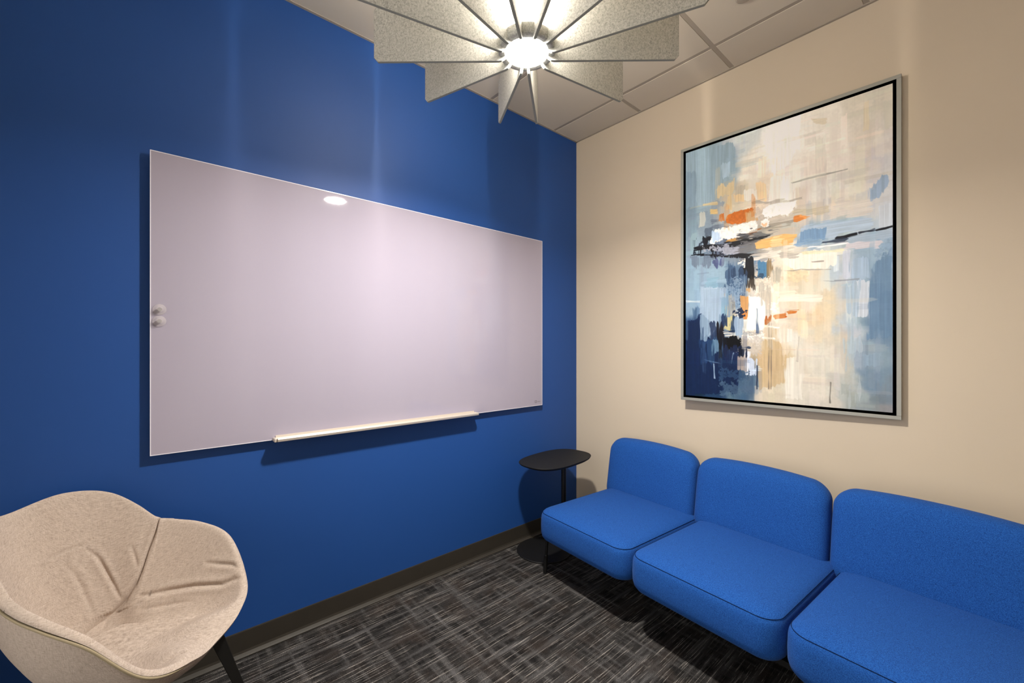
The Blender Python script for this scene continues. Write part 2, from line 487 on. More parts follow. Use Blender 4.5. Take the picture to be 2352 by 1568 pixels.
PAINT_BASE = """0.045,0.057,8ba0b0;0.157,0.062,9db3c0;0.249,0.064,a3b7c8;0.046,0.224,8fa5b4;0.184,0.210,9bb0bf;0.032,0.361,93a8b6;0.116,0.326,8a9aa8;0.236,0.114,9fb4c2;0.184,0.139,9ab0bd;0.074,0.136,8ea4b3;0.324,0.045,d8dedd;0.361,0.139,f0ebe0;0.454,0.124,f4efe6;0.543,0.062,f6f7f5;0.668,0.061,efebe3;0.765,0.039,e9e4da;0.882,0.034,dcd6c9;0.967,0.022,d0cbc0;0.983,0.166,d5d0cc;0.908,0.162,dfd8cc;0.802,0.168,ece5dc;0.698,0.175,eee9e0;0.596,0.217,f3efe8;0.477,0.228,f0e6d8;0.408,0.232,e8dccb;0.312,0.232,cfc4b0;0.746,0.276,e9e8e2;0.883,0.272,e2ddd2;0.975,0.248,cfcfd2;0.967,0.344,c8cdd4;0.883,0.344,ddd6c8;0.746,0.336,e0d6c8;0.648,0.336,ddd0bf;0.951,0.299,d4d4d4;0.312,0.421,767b85;0.544,0.400,c8bfb0;0.698,0.428,9fb4c6;0.839,0.410,afbfcc;0.925,0.422,b9c5cf;0.967,0.484,9db1c2;0.432,0.410,a9a49c;0.184,0.424,5c6a80;0.373,0.361,c5beb4;0.075,0.485,8fa6b8;0.184,0.513,93abbc;0.117,0.598,8ba2b5;0.224,0.605,7f9ab0;0.075,0.650,8aa0b4;0.033,0.732,1d3a63;0.047,0.870,10294a;0.158,0.690,8499ad;0.131,0.825,1c3c66;0.048,0.981,152c3f;0.250,0.868,142a4d;0.313,0.954,3b5777;0.185,0.976,24405f;0.289,0.998,5d7485;0.313,0.525,5f7690;0.300,0.610,6d85a0;0.597,0.494,e9e0d2;0.698,0.520,e8dfd2;0.607,0.550,e2d2b6;0.698,0.574,d9ccb6;0.544,0.593,d8cbb6;0.668,0.633,dcd3c1;0.746,0.676,d6c8b0;0.668,0.695,d5bfa2;0.746,0.751,d4cab8;0.607,0.771,d8d5cc;0.669,0.826,d6d1c5;0.544,0.826,c3ae8c;0.478,0.866,bfa988;0.608,0.944,d0cbbf;0.698,0.940,d2ccc0;0.784,0.863,cdc7bb;0.766,0.975,c5c0b6;0.489,0.972,c9c0ae;0.455,0.784,c9bca6;0.432,0.576,cfc6b8;0.409,0.700,e2e0da;0.802,0.567,b9c4cf;0.883,0.575,9fb2c4;0.951,0.545,8ba2b8;0.967,0.652,6d86a0;0.951,0.756,70889f;0.839,0.717,b4bfc8;0.883,0.826,8f9fac;0.926,0.897,788d9f;0.967,0.945,74828f;0.883,0.948,9aa5a8;0.839,0.936,b3b7b3;0.983,0.986,8f9093;0.926,0.989,8f989c"""
PAINT_STROKES = """f8f8f5|.8|.03|v|0.466,0.028 0.586,0.041 0.575,0.166 0.477,0.178
f3ead9|.7|.02|v|0.426,0.110 0.466,0.110 0.460,0.183 0.422,0.176
f1d9b3|.8|.02|v|0.414,0.199 0.471,0.208 0.468,0.267 0.420,0.263
9cb2c1|.9|.012|v|0.002,-0.003 0.287,0.020 0.302,0.049 0.293,0.151 0.264,0.163 0.236,0.166 0.217,0.216 0.116,0.235 0.002,0.226
b9cfdd|.7|.02|v|0.225,0.094 0.269,0.090 0.262,0.145 0.233,0.148
7f95a8|.5|.02|v|0.002,0.076 0.060,0.088 0.074,0.320 0.003,0.366
f6f4ee|.7|.02|v|0.477,0.186 0.586,0.196 0.607,0.314 0.477,0.326
ece0d6|.5|.02|v|0.648,0.165 0.737,0.168 0.727,0.235 0.648,0.227
d9ceb5|.6|.01|h|0.678,0.028 0.746,0.041 0.736,0.059 0.688,0.044
ddd0b2|.5|.012|v|0.891,0.029 0.913,0.028 0.908,0.119 0.887,0.121
d9c9a6|.95|.02|v|0.196,0.184 0.225,0.164 0.253,0.179 0.290,0.160 0.295,0.196 0.276,0.221 0.234,0.214 0.196,0.217
dcc8a0|.9|.02|v|0.253,0.217 0.276,0.218 0.281,0.273 0.253,0.268
c4bdae|.8|.02|v|0.302,0.191 0.349,0.198 0.344,0.226 0.304,0.226
e5cfa8|.9|.015|v|0.295,0.221 0.349,0.229 0.347,0.255 0.299,0.247
f2ede4|.9|.02|v|0.349,0.215 0.380,0.214 0.414,0.223 0.418,0.258 0.353,0.247
f6ddb8|.9|.02|v|0.427,0.235 0.469,0.239 0.469,0.269 0.427,0.262
8fa2b6|.8|.02|v|0.201,0.231 0.244,0.238 0.234,0.259 0.201,0.252
d9c89f|.9|.01|h|0.110,0.227 0.196,0.230 0.196,0.241 0.112,0.234
d8be88|.95|.012|h|0.156,0.257 0.198,0.259 0.198,0.278 0.156,0.273
bfc0b8|.8|.015|v|0.087,0.262 0.122,0.264 0.122,0.314 0.089,0.316
6c7686|.75|.03|h|0.165,0.300 0.253,0.313 0.253,0.339 0.165,0.326
e9dccb|.8|.04|h|0.358,0.269 0.456,0.273 0.440,0.313 0.397,0.309 0.371,0.287
c3b7ab|.6|.04|n|0.397,0.294 0.448,0.293 0.440,0.334 0.384,0.332
c9762a|1|.012|n|0.253,0.294 0.327,0.283 0.393,0.286 0.397,0.300 0.367,0.302 0.365,0.332 0.318,0.335 0.253,0.323
c8762f|1|.01|v|0.208,0.284 0.235,0.281 0.239,0.311 0.206,0.309
cda678|.8|.02|v|0.362,0.301 0.397,0.300 0.414,0.332 0.365,0.332
f7f7f3|1|.02|n|0.452,0.300 0.538,0.287 0.608,0.298 0.592,0.333 0.489,0.335 0.456,0.324
c9c2b8|.7|.03|h|0.490,0.341 0.638,0.332 0.638,0.352 0.498,0.372
9c9487|.7|.04|h|0.427,0.363 0.596,0.363 0.592,0.374 0.419,0.386
5d6a7b|.9|.02|n|0.120,0.330 0.167,0.330 0.172,0.357 0.123,0.370
f5f3ee|1|.018|n|0.187,0.342 0.309,0.340 0.414,0.336 0.419,0.361 0.358,0.378 0.254,0.387 0.230,0.380 0.172,0.396 0.153,0.390 0.172,0.354
b9d0ea|.85|.02|v|0.170,0.347 0.201,0.344 0.216,0.379 0.162,0.395
f4f1ec|1|.01|n|0.440,0.343 0.461,0.337 0.479,0.346 0.477,0.364 0.452,0.366 0.438,0.358
e2b48a|.8|.015|n|0.442,0.349 0.465,0.353 0.461,0.364 0.444,0.360
a0622a|.9|.02|h|0.362,0.378 0.419,0.368 0.440,0.367 0.410,0.388 0.389,0.390
d09a4a|.8|.03|h|0.263,0.391 0.336,0.384 0.340,0.397 0.277,0.399
3a3c44|.85|.05|h|0.313,0.378 0.414,0.373 0.498,0.381 0.436,0.394 0.354,0.399 0.318,0.398
8a8a88|.7|.05|h|0.414,0.376 0.538,0.378 0.498,0.390 0.371,0.392
15171f|1|.02|h|0.051,0.395 0.148,0.393 0.230,0.403 0.281,0.403 0.340,0.397 0.414,0.401 0.481,0.402 0.410,0.412 0.340,0.416 0.254,0.415 0.153,0.410 0.087,0.406 0.056,0.406
0c1120|1|.03|v|0.112,0.366 0.157,0.368 0.138,0.385 0.118,0.396
0c1120|.9|.03|v|0.048,0.364 0.061,0.366 0.064,0.420 0.054,0.419
1a2233|.8|.03|v|0.061,0.393 0.110,0.375 0.087,0.403
0c1120|.9|.03|v|0.079,0.408 0.105,0.411 0.100,0.434 0.082,0.429
a8aab6|.9|.05|n|0.113,0.409 0.235,0.413 0.322,0.420 0.323,0.448 0.235,0.439 0.158,0.421
7b7a7c|.8|.06|h|0.322,0.414 0.410,0.415 0.419,0.441 0.349,0.451 0.322,0.439
0b0d1a|1|.018|h|0.038,0.427 0.158,0.435 0.235,0.444 0.349,0.451 0.477,0.455 0.473,0.459 0.349,0.465 0.235,0.452 0.158,0.439
0b0d1a|1|.03|n|0.153,0.418 0.216,0.430 0.235,0.449 0.163,0.438
e7ba7a|1|.015|h|0.410,0.418 0.490,0.404 0.546,0.402 0.608,0.411 0.593,0.440 0.469,0.442 0.415,0.439
f0d9b0|.6|.03|h|0.490,0.407 0.538,0.407 0.534,0.439 0.494,0.437
e6ded4|.8|.04|h|0.384,0.455 0.477,0.447 0.638,0.460 0.638,0.474 0.477,0.480 0.397,0.472
4d557e|.85|.03|v|0.163,0.464 0.235,0.458 0.240,0.481 0.187,0.482
6c7789|.7|.04|v|0.041,0.435 0.163,0.444 0.163,0.474 0.056,0.470
8b98a6|.6|.04|v|0.235,0.458 0.327,0.465 0.327,0.493 0.235,0.481
f1ede4|1|.03|n|0.323,0.474 0.371,0.479 0.354,0.502 0.340,0.491
0b0e1c|1|.02|v|0.358,0.465 0.389,0.468 0.397,0.500 0.410,0.547 0.363,0.546 0.336,0.516 0.354,0.499
17233a|.85|.05|v|0.291,0.505 0.332,0.506 0.323,0.543 0.291,0.540
4f7fa3|.95|.02|v|0.417,0.486 0.467,0.490 0.471,0.552 0.415,0.541
2b3f55|.7|.04|n|0.415,0.520 0.444,0.525 0.448,0.547 0.415,0.544
8a7350|.8|.03|v|0.469,0.489 0.490,0.488 0.494,0.554 0.473,0.552
a9a69c|.6|.03|v|0.494,0.527 0.538,0.528 0.534,0.569 0.498,0.566
e2dacd|.85|.03|n|0.415,0.556 0.482,0.553 0.498,0.605 0.415,0.599
3a3028|.85|.05|v|0.358,0.549 0.406,0.549 0.398,0.586 0.363,0.580
c29c6c|.8|.02|v|0.358,0.580 0.385,0.582 0.385,0.597 0.358,0.592
87a9bc|.6|.02|h|0.133,0.524 0.197,0.529 0.197,0.568 0.133,0.563
3c5676|.7|.07|v|0.272,0.488 0.349,0.526 0.354,0.638 0.282,0.634 0.259,0.582
536a86|.8|.03|v|0.327,0.540 0.354,0.542 0.354,0.607 0.327,0.606
97aabd|.6|.06|n|0.277,0.551 0.323,0.552 0.323,0.637 0.282,0.634
a1b2c4|.8|.02|v|0.098,0.560 0.254,0.577 0.245,0.647 0.216,0.678 0.197,0.716 0.178,0.742 0.124,0.773 0.103,0.773 0.093,0.639
7fa3b8|.7|.02|v|0.219,0.610 0.259,0.613 0.254,0.676 0.221,0.672
b4a997|.6|.04|v|0.254,0.603 0.300,0.603 0.300,0.682 0.259,0.680
c79a66|.95|.015|v|0.330,0.608 0.374,0.612 0.374,0.679 0.363,0.697 0.334,0.692
cf8a4a|.7|.02|v|0.334,0.667 0.372,0.669 0.365,0.697 0.336,0.692
ecefe9|1|.015|v|0.374,0.611 0.423,0.617 0.461,0.634 0.465,0.719 0.440,0.736 0.363,0.740 0.370,0.685
b8b2a8|.7|.04|v|0.440,0.572 0.490,0.588 0.490,0.690 0.465,0.689
e8e3d8|.9|.03|n|0.492,0.645 0.538,0.645 0.522,0.673 0.494,0.675
bc6e30|1|.02|h|0.502,0.687 0.558,0.681 0.560,0.693 0.510,0.699
bd7535|1|.02|h|0.570,0.677 0.619,0.674 0.608,0.680 0.574,0.682
a8602c|.9|.03|v|0.469,0.692 0.494,0.687 0.494,0.711 0.470,0.713
13294d|.98|.018|v|0.001,0.693 0.083,0.689 0.093,0.669 0.101,0.773 0.139,0.754 0.158,0.774 0.178,0.794 0.217,0.807 0.217,0.871 0.319,0.870 0.310,0.965 0.217,0.981 -0.000,1.000
31507a|.6|.05|v|0.103,0.773 0.173,0.774 0.178,0.859 0.114,0.859
6c89a0|.85|.02|v|0.173,0.771 0.209,0.775 0.207,0.817 0.178,0.830
8297ac|.9|.02|v|0.095,0.673 0.178,0.715 0.129,0.777 0.101,0.770
2c3a57|.85|.03|v|0.158,0.708 0.183,0.703 0.197,0.755 0.158,0.774
17141d|.9|.03|v|0.197,0.710 0.235,0.704 0.240,0.769 0.217,0.807 0.200,0.774
b9b38c|1|.02|v|0.240,0.689 0.291,0.681 0.289,0.741 0.235,0.733
23395c|.9|.03|v|0.228,0.685 0.249,0.679 0.254,0.718 0.235,0.724
274063|.9|.03|v|0.291,0.687 0.303,0.688 0.300,0.757 0.289,0.744
98abc0|.9|.02|v|0.303,0.688 0.341,0.693 0.341,0.771 0.300,0.757
1b2c4b|.9|.05|n|0.296,0.662 0.336,0.664 0.336,0.683 0.300,0.683
1d3150|.9|.015|h|0.238,0.740 0.296,0.741 0.296,0.751 0.240,0.749
d5d3cb|.9|.03|h|0.236,0.749 0.298,0.749 0.296,0.760 0.240,0.759
05070f|1|.02|v|0.236,0.769 0.254,0.763 0.300,0.760 0.332,0.773 0.332,0.805 0.310,0.817 0.240,0.810
10141f|.9|.05|v|0.207,0.771 0.240,0.769 0.236,0.839 0.210,0.839
1d2c50|.8|.04|v|0.236,0.807 0.328,0.802 0.319,0.858 0.236,0.852
e6e0d2|.9|.02|n|0.341,0.739 0.372,0.734 0.376,0.768 0.341,0.767
a9a5a2|.85|.03|n|0.372,0.746 0.432,0.745 0.432,0.760 0.376,0.759
e9e7e2|.8|.04|n|0.372,0.759 0.440,0.760 0.424,0.784 0.372,0.777
b9b2ab|.7|.06|n|0.337,0.770 0.440,0.775 0.432,0.839 0.341,0.814
d9dde6|.95|.02|v|0.350,0.817 0.374,0.820 0.374,0.904 0.357,0.901
c3cdde|.9|.02|v|0.374,0.845 0.415,0.848 0.415,0.903 0.376,0.907
b3a49a|.8|.03|v|0.323,0.839 0.350,0.833 0.355,0.889 0.319,0.883
20304c|.8|.03|h|0.328,0.798 0.376,0.797 0.374,0.805 0.332,0.806
10182c|.9|.04|v|0.328,0.811 0.350,0.814 0.346,0.830 0.328,0.830
11264b|.9|.02|v|0.282,0.902 0.312,0.902 0.310,0.974 0.287,0.975
35506f|.7|.05|n|0.217,0.894 0.363,0.895 0.355,0.910 0.217,0.923
52697f|.7|.04|n|0.217,0.942 0.372,0.932 0.363,0.972 0.217,0.984
c0ab8a|.85|.02|v|0.449,0.778 0.494,0.773 0.530,0.780 0.554,0.815 0.554,0.926 0.428,0.960 0.424,0.857 0.449,0.839
c9b492|.6|.03|v|0.490,0.737 0.526,0.738 0.530,0.780 0.490,0.779
dcdad2|.9|.015|v|0.530,0.739 0.593,0.736 0.597,0.781 0.534,0.786
dad6cc|.8|.02|v|0.558,0.839 0.638,0.833 0.638,0.981 0.566,0.978
cfe0f0|.5|.04|h|0.415,0.869 0.449,0.872 0.441,0.884 0.415,0.888
cdd6dc|.9|.012|v|0.784,0.503 0.802,0.501 0.798,0.552 0.779,0.551
f0e9de|.9|.012|v|0.549,0.505 0.544,0.481 0.688,0.473 0.789,0.488 0.779,0.528 0.737,0.539 0.607,0.535
e0cfae|.7|.02|n|0.560,0.530 0.658,0.535 0.658,0.574 0.565,0.571
ebe5d8|.8|.012|h|0.533,0.620 0.618,0.618 0.727,0.629 0.722,0.648 0.522,0.638
ece3d2|.6|.012|h|0.511,0.603 0.607,0.602 0.607,0.621 0.522,0.624
cbd0d8|.85|.02|v|0.865,0.591 0.917,0.592 0.909,0.705 0.861,0.703
a6b7c6|.8|.03|v|0.830,0.606 0.865,0.595 0.865,0.703 0.834,0.687
6c87a2|.8|.02|v|0.917,0.556 0.995,0.501 0.998,0.764 0.909,0.776
8ba2ba|.7|.03|n|0.951,0.468 0.995,0.460 0.995,0.515 0.942,0.530
b6c1c8|.85|.02|v|0.839,0.768 0.883,0.769 0.883,0.812 0.839,0.819
d8cdbb|.7|.03|v|0.533,0.729 0.565,0.722 0.566,0.865 0.544,0.866
a9b9c4|.6|.04|v|0.830,0.709 0.865,0.711 0.856,0.863 0.830,0.877
b7c0c5|.5|.05|v|0.839,0.885 0.874,0.884 0.865,0.993 0.839,0.994
8fa3b5|.7|.02|v|0.891,0.826 0.959,0.819 0.951,0.855 0.891,0.862
a0b4cb|.95|.02|v|0.919,0.306 0.962,0.272 0.983,0.281 0.989,0.295 0.956,0.335 0.919,0.342
d9d2cb|.7|.03|h|0.796,0.321 0.910,0.348 0.925,0.387 0.748,0.374
c9bfa6|.7|.03|h|0.599,0.331 0.748,0.338 0.748,0.352 0.618,0.349
d98d45|1|.015|h|0.599,0.366 0.603,0.349 0.629,0.348 0.670,0.357 0.637,0.366 0.610,0.374
f0b070|.7|.02|h|0.629,0.349 0.674,0.357 0.648,0.365
b3c3d3|.95|.02|h|0.629,0.391 0.748,0.385 0.910,0.395 0.925,0.400 0.913,0.430 0.796,0.435 0.776,0.444 0.629,0.431
7f9fc0|.95|.015|v|0.629,0.405 0.727,0.403 0.738,0.406 0.736,0.441 0.699,0.442 0.614,0.446
8fabc6|.9|.03|h|0.610,0.443 0.734,0.438 0.769,0.448 0.720,0.456 0.618,0.452
c8cfd8|.8|.02|v|0.950,0.368 0.998,0.365 0.998,0.429 0.953,0.430
a9b8c8|.8|.02|h|0.830,0.450 0.998,0.441 0.998,0.464 0.894,0.472 0.830,0.467
0c0f1c|1|.01|h|0.779,0.445 0.786,0.439 0.836,0.438 0.865,0.438 0.865,0.442 0.836,0.445
0c0f1c|.8|.02|h|0.878,0.438 0.932,0.436 0.928,0.441 0.894,0.440
0c0f1c|1|.01|h|0.938,0.437 0.962,0.434 0.998,0.433 0.999,0.436 0.968,0.440 0.941,0.441
2a3548|.8|.02|h|0.719,0.453 0.727,0.447 0.820,0.453 0.816,0.457 0.741,0.457
8b8f9c|.8|.01|h|0.674,0.459 0.830,0.460 0.830,0.463 0.685,0.464
eef0f2|1|.008|h|0.652,0.463 0.674,0.459 0.776,0.463 0.830,0.463 0.836,0.467 0.776,0.467 0.706,0.466 0.674,0.462
c9c3b4|.8|.03|h|0.541,0.452 0.655,0.462 0.652,0.476 0.541,0.472
b5aea5|.7|.04|h|0.541,0.472 0.618,0.481 0.599,0.490 0.541,0.487
e8e1b9|.6|.02|h|0.637,0.474 0.810,0.486 0.810,0.494 0.640,0.481
d7cfd3|.8|.02|h|0.830,0.467 0.956,0.474 0.953,0.497 0.823,0.482
c7ccd8|.85|.02|v|0.816,0.492 0.843,0.490 0.840,0.580 0.810,0.578
a7b9cc|.8|.02|v|0.843,0.516 0.919,0.519 0.919,0.587 0.846,0.581
8a8f98|.7|.006|h|0.720,0.578 0.776,0.584 0.776,0.581 0.830,0.583 0.875,0.583 0.875,0.585 0.830,0.585 0.762,0.585
9a928a|.8|.006|h|0.553,0.531 0.591,0.533 0.633,0.531 0.663,0.536 0.762,0.543 0.762,0.545 0.663,0.539 0.633,0.534 0.599,0.536
9a928a|.8|.006|h|0.677,0.511 0.731,0.513 0.731,0.516 0.681,0.514
8b8880|.8|.005|h|0.585,0.228 0.633,0.228 0.633,0.230 0.591,0.230
8b8880|.6|.005|h|0.717,0.227 0.738,0.228 0.738,0.230 0.720,0.229
8d8b86|.7|.005|h|0.586,0.227 0.668,0.223 0.746,0.225 0.829,0.227 0.829,0.229 0.746,0.229 0.668,0.229 0.591,0.231
a59d92|.6|.02|h|0.385,0.261 0.543,0.281 0.638,0.284 0.638,0.292 0.543,0.289 0.397,0.272
e6e3dc|.6|.012|v|0.737,0.252 0.746,0.246 0.751,0.330 0.739,0.328
33486e|.7|.012|v|0.416,0.659 0.421,0.659 0.423,0.748 0.416,0.747
7f756a|.8|.006|v|0.477,0.713 0.482,0.713 0.478,0.952 0.473,0.953
7f756a|.7|.006|v|0.488,0.713 0.492,0.714 0.490,0.952 0.487,0.952
1d2840|.8|.012|v|0.417,0.869 0.421,0.869 0.420,0.954 0.417,0.955
a59d98|.6|.012|v|0.619,0.764 0.625,0.764 0.616,0.850 0.610,0.850
a9bdd0|.8|.006|v|0.173,0.865 0.181,0.867 0.184,0.924 0.178,0.924
7f9ab8|.7|.005|h|0.119,0.852 0.178,0.859 0.219,0.864 0.219,0.866 0.173,0.862
a9bdd0|.7|.006|v|0.287,0.823 0.291,0.823 0.280,0.864 0.277,0.865
5d7da3|.5|.006|v|0.102,0.806 0.105,0.806 0.114,0.899 0.111,0.899
f0eee6|.9|.008|h|0.440,0.763 0.506,0.766 0.506,0.771 0.445,0.769
f0eee6|.9|.008|h|0.461,0.723 0.530,0.730 0.530,0.734 0.461,0.728
c8d6dd|.7|.005|h|0.017,0.613 0.077,0.612 0.077,0.614 0.020,0.616
c8d6dd|.5|.005|h|0.098,0.566 0.197,0.570 0.197,0.572 0.103,0.569
6d6a64|.7|.015|v|0.758,0.916 0.765,0.916 0.761,0.983 0.754,0.984
c9ced0|.6|.01|h|0.003,0.611 0.089,0.615 0.089,0.620 0.011,0.617"""

# ------------------------------------------------------------------ painting
def hexc(h): return np.array([int(h[i:i + 2], 16) / 255 for i in (0, 2, 4)])
def build_paint(nu, nv):
    rng = np.random.default_rng(7)
    asp = 1.56
    U_, V_ = np.meshgrid((np.arange(nu) + .5) / nu, (np.arange(nv) + .5) / nv)
    def vnoise(fu, fv, seed):
        r = np.random.default_rng(seed); a = int(fu) + 2; b = int(fv) + 2
        g = r.random((b, a)); x = U_ * (a - 1.001); y = V_ * (b - 1.001)
        i = x.astype(int); j = y.astype(int); x = x - i; y = y - j
        x = x * x * (3 - 2 * x); y = y * y * (3 - 2 * y)
        return (g[j, i] * (1 - x) + g[j, i + 1] * x) * (1 - y) + (g[j + 1, i] * (1 - x) + g[j + 1, i + 1] * x) * y
    N = {'v': vnoise(90, 14, 1) * .45 + vnoise(200, 30, 2) * .35 + vnoise(30, 20, 3) * .2,
         'h': vnoise(14, 140, 4) * .45 + vnoise(30, 300, 5) * .35 + vnoise(20, 45, 6) * .2,
         'n': vnoise(35, 50, 7) * .4 + vnoise(110, 160, 8) * .35 + vnoise(230, 350, 9) * .25}
    G = {'v': vnoise(230, 12, 11), 'h': vnoise(9, 360, 12), 'n': vnoise(120, 180, 13)}
    # soft underpainting from colour samples, positions shifted in knife-sized blocks
    wu = U_ + (vnoise(16, 20, 21) - .5) * .07 + (vnoise(60, 60, 22) - .5) * .02
    wv = V_ + (vnoise(14, 26, 23) - .5) * .06
    acc = np.zeros((nv, nu, 3)); ws = np.zeros((nv, nu))
    for s in PAINT_BASE.split(';'):
        u, v, c = s.split(','); d = (wu - float(u)) ** 2 + ((wv - float(v)) * asp) ** 2
        w = 1 / (d + .0006) ** 2.2; acc += w[..., None] * hexc(c); ws += w
    img = acc / ws[..., None]
    hgt = .12 * G['v'] + .15 * G['n']
    img *= (1 + .025 * (G['v'] - .5) + .03 * (G['n'] - .5))[..., None]
    def marks(cnt, opm):
      # scattered small knife marks picked from the neighbouring paint
      for k in range(cnt):
          cu, cv = rng.random(2); vert = rng.random() < (.75 if cv > .5 else .45)
          w_, h_ = (rng.uniform(.006, .03), rng.uniform(.02, .09)) if vert else (rng.uniform(.03, .12), rng.uniform(.003, .014))
          a0, a1 = int(max(0, cu - w_) * nu), int(min(1, cu + w_) * nu); b0, b1 = int(max(0, cv - h_) * nv), int(min(1, cv + h_) * nv)
          if a1 - a0 < 2 or b1 - b0 < 2: continue
          j = min(nv - 1, max(0, int((cv + rng.uniform(-.05, .05)) * nv))); i = min(nu - 1, max(0, int((cu + rng.uniform(-.05, .05)) * nu)))
          c = img[j, i] * rng.uniform(.90, 1.12) + rng.uniform(-.02, .02, 3)
          x = (U_[b0:b1, a0:a1] - cu) / w_; y = (V_[b0:b1, a0:a1] - cv) / h_
          tilt = 0 if vert else -.25
          y = y + tilt * x * (0 if vert else 1) * .6
          d = 1 - np.maximum(abs(x) ** 3, abs(y) ** 3)
          nz = N['v' if vert else 'h'][b0:b1, a0:a1]
          cov = np.clip((d - .25 + (nz - .5) * 1.4) * 5, 0, 1) * rng.uniform(.3, 1) * opm
          img[b0:b1, a0:a1] = img[b0:b1, a0:a1] * (1 - cov[..., None]) + c * cov[..., None]
          hgt[b0:b1, a0:a1] += cov * .12 * (nz - .3)
    marks(420, .5)
    for ln in PAINT_STROKES.split('\n'):
        c, op, rg, dr, ps = ln.split('|'); op = float(op); rg = float(rg)
        P = np.array([[float(a) for a in q.split(',')] for q in ps.split()]); P[:, 1] *= asp
        m = rg + .02
        u0, u1 = P[:, 0].min() - m, P[:, 0].max() + m; v0, v1 = P[:, 1].min() / asp - m, P[:, 1].max() / asp + m
        a0, a1 = max(0, int(u0 * nu)), min(nu, int(u1 * nu) + 1); b0, b1 = max(0, int(v0 * nv)), min(nv, int(v1 * nv) + 1)
        if a1 <= a0 or b1 <= b0: continue
        x = U_[b0:b1, a0:a1]; y = V_[b0:b1, a0:a1] * asp
        dist = np.full(x.shape, 9.); ins = np.zeros(x.shape, bool); n = len(P)
        for i in range(n):
            p, q = P[i], P[(i + 1) % n]; e = q - p; L2 = max(e @ e, 1e-12)
            t = np.clip(((x - p[0]) * e[0] + (y - p[1]) * e[1]) / L2, 0, 1)
            dist = np.minimum(dist, np.hypot(x - p[0] - t * e[0], y - p[1] - t * e[1]))
            if p[1] != q[1]:
                cr = ((p[1] > y) != (q[1] > y)) & (x < (q[0] - p[0]) * (y - p[1]) / (q[1] - p[1]) + p[0]); ins ^= cr
        sd = np.where(ins, dist, -dist)
        nz = N[dr][b0:b1, a0:a1]
        cov = np.clip((sd + (nz - .45) * rg * 1.8) / .0035 + .5, 0, 1)
        if rg >= .03: cov *= np.clip((nz - .30) * 6, .12, 1)
        g = G[dr][b0:b1, a0:a1]
        col = hexc(c)[None, None] * (1 + .11 * (g - .5))[..., None] + .03 * (N['n'][b0:b1, a0:a1] - .5)[..., None]
        a_ = (cov * op)[..., None]
        img[b0:b1, a0:a1] = img[b0:b1, a0:a1] * (1 - a_) + col * a_
        hgt[b0:b1, a0:a1] = hgt[b0:b1, a0:a1] * (1 - cov * .8) + cov * .8 * (.35 + .22 * g)
    marks(110, .35)
    img = np.clip(img, 0, 1)
    lin = np.where(img <= .04045, img / 12.92, ((img + .055) / 1.055) ** 2.4)
    return np.minimum(lin ** 1.16 * PAINT_GAIN, .96), hgt
PAINT_GAIN = 1.12

